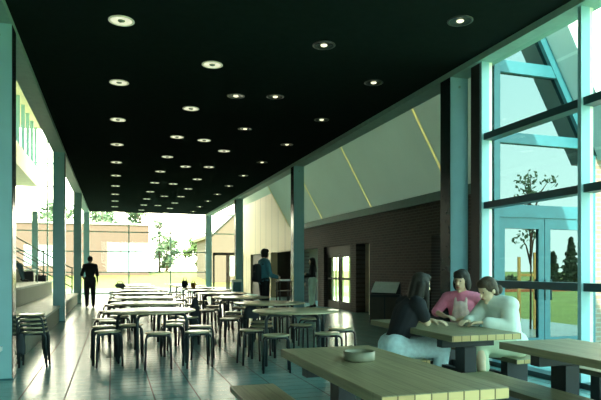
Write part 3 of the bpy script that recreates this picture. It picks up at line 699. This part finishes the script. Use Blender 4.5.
def person(label, loc, rz, J, wear, hair=None, skin='skin', female=False, voxel=.0085):
    root = thing('person', label, 'person', loc, rz)
    P = {k: V(*v) for k, v in J.items()}
    hd = P['head']; hf = P.get('hf', V(0, 1, 0)).normalized(); up = P.get('hu', V(0, 0, 1)); rt = hf.cross(up).normalized(); up = rt.cross(hf).normalized()
    R = Matrix((rt, hf, up)).transposed().to_4x4()
    def H(x, y, z): return hd+rt*x+hf*y+up*z
    sw = .9 if female else 1.0
    body = [('e', H(0, -.005, .02), (.074, .092, .10), R), ('e', H(0, .02, -.045), (.056, .066, .072), R), ('c', H(0, .085, .005), H(0, .103, -.022), .009, .013),
            ('e', H(-.076, -.01, -.01), (.010, .02, .03), R), ('e', H(.076, -.01, -.01), (.010, .02, .03), R), ('c', H(0, .055, -.098), H(0, .06, -.102), .026, .022), ('c', H(-.02, .082, -.055), H(.02, .082, -.055), .009, .009),
            ('c', P['neck']-V(0, 0, .03), H(0, -.02, -.05), .052*sw, .048*sw)]
    tors = pelv = [('c', P['pelvis']+V(-.055, 0, 0), P['pelvis']+V(.055, 0, 0), .115, .115), ('c', P['pelvis'], (P['pelvis']+P['chest'])/2, .11, .102*sw),
            ('c', (P['pelvis']+P['chest'])/2+V(-.03, 0, 0), P['chest']+V(-.05*sw, 0, .02), .10*sw, .112*sw), ('c', (P['pelvis']+P['chest'])/2+V(.03, 0, 0), P['chest']+V(.05*sw, 0, .02), .10*sw, .112*sw),
            ('c', P['chest']+V(0, 0, .04), P['neck']-V(0, 0, .03), .10*sw, .06), ('c', P['shl'], P['neck']-V(0, 0, .035), .058, .055), ('c', P['shr'], P['neck']-V(0, 0, .035), .058, .055)]
    armU, armL, leg, thigh, calf, hands, shoes = [], [], [], [], [], [], []
    for q, sd in (('l', 1), ('r', -1)):
        armU.append(('c', P['sh'+q], P['el'+q], .052*sw, .041*sw)); armL.append(('c', P['el'+q], P['wr'+q], .040*sw, .026*sw))
        hands += hand(P['wr'+q], P.get('hd'+q, P['wr'+q]-P['el'+q]), P.get('hn'+q, V(0, 0, -1)), curl=.35, side=sd)
        thigh.append(('c', P['hip'+q], P['kn'+q], .088, .060)); calf.append(('c', P['kn'+q], (P['kn'+q]+P['an'+q])/2+V(0, -.005, 0), .058, .052)); calf.append(('c', (P['kn'+q]+P['an'+q])/2, P['an'+q], .050, .036))
        f = P['toe'+q]-P['an'+q]; f0 = P['an'+q]-f.normalized()*.045+V(0, 0, -.03)
        shoes.append([('c', f0, P['toe'+q], .038, .034), ('c', P['toe'+q], P['toe'+q]+f.normalized()*.035, .036, .030), ('c', P['an'+q]+V(0, 0, .01), f0, .044, .04)])
    foot = [('c', s[0][1], s[0][2], .03, .025) for s in shoes]
    blob('body', body+tors+armU+armL+hands+thigh+calf+foot, skin, root, voxel, 3)
    def inf(L, k): return [('c', a[1], a[2], a[3]+k, a[4]+k) for a in L]
    def part(a, f): return ('c', a[1], V(*a[1])+(V(*a[2])-V(*a[1]))*f, a[3], a[3]+(a[4]-a[3])*f)
    if 'shirt' in wear:
        m, sl, k = wear['shirt']
        if wear.get('tuck'): tors = [('c', P['pelvis']*.55+(P['pelvis']+P['chest'])*.225, tors[1][2], .10, tors[1][4])]+tors[2:]
        arms = [part(a, min(1, sl*2)) for a in armU]+([part(a, sl*2-1) for a in armL] if sl > .5 else [])
        blob('shirt', inf([t for t in tors], k)+inf(arms, k+.004), m, root, .011, 4)
    if 'trousers' in wear:
        m, k = wear['trousers']; blob('trousers', inf(pelv[:1]+thigh+calf, k), m, root, .011, 4)
    if 'skirt' in wear:
        m, hem = wear['skirt']; mid = (P['knl']+P['knr'])/2; hp = (P['hipl']+P['hipr'])/2
        sh = inf(pelv[:1]+thigh, .03)+[('c', hp, mid, .13, .11)]
        for t in (-1, 0, 1):
            e = V(mid.x+t*.12, mid.y+.0, hem+.06); sh.append(('c', mid+V(t*.05, 0, 0), e, .10, .08))
        blob('skirt', sh, m, root, .014, 5)
    if 'apron' in wear:
        m = wear['apron']; c = P['chest']; p = P['pelvis']
        sh = [('c', c+V(-.04, .075, .03), p+V(-.075, .085, .02), .05, .06), ('c', c+V(.04, .075, .03), p+V(.075, .085, .02), .05, .06), ('c', c+V(0, .08, .03), p+V(0, .1, 0), .055, .06), ('c', p+V(0, .13, .09), p+V(0, .15, -.02), .035, .025),
              ('c', c+V(-.06, .09, .06), P['neck']+V(-.05, .03, -.01), .018, .016), ('c', c+V(.06, .09, .06), P['neck']+V(.05, .03, -.01), .018, .016)]
        blob('apron', sh, m, root, .01, 3)
    for i, s in enumerate(shoes): blob('shoe', s, wear.get('shoes', 'shoe'), root, .009, 3)
    if hair:
        m, kind = hair
        sh = [('e', H(0, -.022, .035), (.088, .098, .102), R), ('e', H(0, .03, .085), (.07, .062, .042), R)]
        if kind == 'bob': sh += [('e', H(-.07, -.02, -.03), (.028, .06, .075), R), ('e', H(.07, -.02, -.03), (.028, .06, .075), R), ('e', H(0, -.07, -.03), (.07, .04, .07), R), ('e', H(0, .074, .062), (.058, .022, .024), R)]
        if kind == 'long': sh += [('c', H(-.055, -.05, 0), H(-.06, -.10, -.30), .05, .035), ('c', H(.055, -.05, 0), H(.06, -.09, -.32), .05, .035), ('c', H(0, -.07, 0), H(0, -.13, -.33), .06, .045), ('c', H(.075, .0, .02), H(.085, .03, -.22), .03, .022), ('c', H(-.075, .0, .02), H(-.08, .03, -.2), .03, .022)]
        if kind == 'bun': sh += [('e', H(0, -.06, -.02), (.07, .05, .06), R), ('c', H(-.06, -.03, -.02), H(-.05, -.06, -.10), .03, .02), ('c', H(.06, -.03, -.02), H(.05, -.06, -.10), .03, .02), ('e', H(0, -.13, -.05), (.045, .045, .05), R)]
        blob('hair', sh, m, root, .009, 2)
    fe = MB()
    for sx in (-1, 1): fe.ball(H(sx*.03, .082, .012), (.012, .006, .007), R, 8)
    fe.build('eyes', 'eye', root)
    MB().ball(H(0, .091, -.055), (.022, .006, .007), R, 8).build('mouth', 'lip', root)
    return root

def stand(h=1.75, step=.0, bend=0):
    k = h/1.75
    d = dict(pelvis=(0, 0, .97), chest=(0, .0, 1.30), neck=(0, .0, 1.50), head=(0, .03, 1.635), shl=(-.175, 0, 1.43), shr=(.175, 0, 1.43),
             ell=(-.23, -.03, 1.14), elr=(.23, -.03, 1.14), wrl=(-.24, .06, .90), wrr=(.24, .06, .90), hipl=(-.09, 0, .92), hipr=(.09, 0, .92),
             knl=(-.10, step*.5+.02, .50), knr=(.10, -step*.3+.02, .50), anl=(-.10, step, .09), anr=(.10, -step, .09+step*.15), toel=(-.11, step+.13, .04), toer=(.11, -step+.13, .04),
             hnl=(1, 0, 0), hnr=(-1, 0, 0))
    return {a: tuple(c*k for c in b) if a[:2] not in ('hn',) else b for a, b in d.items()}
# man walking away down the left side
J = stand(1.72, .10); J['ell'] = (-.26, -.06, 1.12); J['wrl'] = (-.20, .10, .98)
person('man seen from behind in a dark shirt and trousers walking away beside the steps', (-.72, 20.6, 0), A(4), J,
       dict(shirt=('black', .55, .014), trousers=('navy', .018)), ('hairb', 'short'))
# person with backpack in the aisle
J = stand(1.80, .03); J['ell'] = (-.22, .10, 1.16); J['wrl'] = (-.14, .30, 1.14); J['elr'] = (.22, .06, 1.15); J['wrr'] = (.16, .28, 1.1)
p = person('person in a blue jacket and dark trousers wearing a backpack, standing by the trolley', (3.62, 14.0, 0), A(-78), J,
           dict(shirt=('blue', 1.0, .02), trousers=('navy', .02)), ('hairb', 'bob'))
blob('backpack', [('c', (-.08, -.20, 1.05), (-.07, -.20, 1.36), .085, .075), ('c', (.08, -.20, 1.05), (.07, -.20, 1.36), .085, .075), ('c', (0, -.27, 1.05), (0, -.26, 1.18), .07, .06), ('c', (-.12, -.10, 1.42), (-.12, .08, 1.40), .02, .02), ('c', (.12, -.10, 1.42), (.12, .08, 1.40), .02, .02)], 'leather', p)
# person in pale skirt in the doorway
J = stand(1.66, .03); J['wrl'] = (-.12, .25, 1.05); J['elr'] = (.22, .02, 1.08); J['wrr'] = (.12, .22, 1.12)
person('woman in a dark top and long pale green skirt standing before the dark opening', (6.32, 18.0, 0), A(60), J,
       dict(shirt=('navy', 1.0, .018), skirt=('mint', .12)), ('hairb', 'long'), female=True)
# second, darker figure beside her
J = stand(1.68, .02); J['wrl'] = (-.1, .26, 1.1)
person('person in dark blue clothes facing the woman in the pale skirt', (5.98, 18.5, 0), A(-70), J,
       dict(shirt=('navy', 1.0, .018), trousers=('navy', .018)), ('hairb', 'short'))
# woman in black top and pale jeans
J = dict(pelvis=(0, 0, .55), chest=(0, .14, .85), neck=(0, .22, 1.02), head=(0, .30, 1.135), hf=(-.15, 1, -.12), shl=(-.16, .18, .955), shr=(.16, .18, .955),
         elr=(.16, .27, .785), wrr=(.08, .15, .87), hdr=(-.3, -.2, .8), hnr=(0, 1, 0), ell=(-.20, .36, .79), wrl=(-.03, .46, .78), hdl=(.7, .4, 0), hipl=(-.09, .0, .53), hipr=(.09, .0, .53),
         knl=(-.10, .47, .53), knr=(.11, .47, .52), anl=(-.10, .44, .10), anr=(.11, .42, .10), toel=(-.11, .57, .045), toer=(.11, .56, .045))
person('woman in black top and pale jeans with long dark hair, leaning on the table', (2.60, 5.02, 0), A(-90), J,
       dict(shirt=('black', .33, .018), trousers=('denim', .022), tuck=1), ('hairb', 'long'), 'skinw', True, .0075)
# woman in pink with apron
J = dict(pelvis=(0, 0, .55), chest=(0, .06, .87), neck=(0, .08, 1.04), head=(0, .12, 1.165), hf=(.25, 1, -.1), shl=(-.165, .06, .975), shr=(.165, .06, .975),
         elr=(.28, .10, .82), wrr=(.14, .30, .79), hdr=(-.7, .5, 0), ell=(-.27, .12, .80), wrl=(-.13, .31, .79), hdl=(.7, .5, 0), hipl=(-.09, 0, .53), hipr=(.09, 0, .53),
         knl=(-.14, .42, .52), knr=(.14, .42, .52), anl=(-.14, .38, .10), anr=(.14, .38, .10), toel=(-.15, .5, .045), toer=(.15, .5, .045))
person('woman in a pink shirt and pale pink apron with short dark hair behind the table', (3.72, 5.52, 0), A(135), J,
       dict(shirt=('pink', .55, .014), trousers=('navy', .014), apron='apron'), ('hairb', 'bob'), 'skin', True, .0075)
# woman in white leaning forward
J = dict(pelvis=(0, 0, .55), chest=(0, .10, .84), neck=(0, .19, 1.0), head=(0, .27, 1.09), hf=(-.1, 1, -.45), shl=(-.165, .14, .95), shr=(.165, .14, .95),
         ell=(-.21, .17, .74), wrl=(-.12, .40, .79), hdl=(.3, 1, 0), elr=(.2, .3, .77), wrr=(.05, .45, .79), hdr=(-.4, 1, 0), hipl=(-.09, 0, .53), hipr=(.09, 0, .53),
         knl=(-.06, .42, .58), knr=(.08, .42, .53), anl=(-.20, .47, .30), anr=(.08, .36, .10), toel=(-.22, .60, .33), toer=(.08, .48, .045))
person('woman in a white shirt and cream skirt with tied brown hair, bent over the table', (3.78, 4.80, 0), A(90), J,
       dict(shirt=('white', .92, .034), skirt=('offw', .30), shoes='shoel'), ('hairm', 'bun'), 'skinw', True, .0075)
# person sitting on the steps, mostly behind the nearest left column
J = dict(pelvis=(0, 0, .12), chest=(0, .05, .43), neck=(0, .07, .62), head=(0, .10, .75), shl=(-.17, .05, .54), shr=(.17, .05, .54), ell=(-.24, .12, .30), elr=(.24, .12, .30), wrl=(-.16, .34, .22), wrr=(.16, .34, .22),
         hipl=(-.09, 0, .10), hipr=(.09, 0, .10), knl=(-.12, .42, .12), knr=(.12, .42, .12), anl=(-.12, .50, -.34), anr=(.12, .52, -.34), toel=(-.12, .63, -.39), toer=(.12, .65, -.39))
person('person in blue jeans seated on the third seating step, mostly behind the nearest left column', (-3.38, 21.3, 1.30), A(-90), J,
       dict(shirt=('grey', .9, .018), trousers=('denimd', .016)), ('hairb', 'short'))
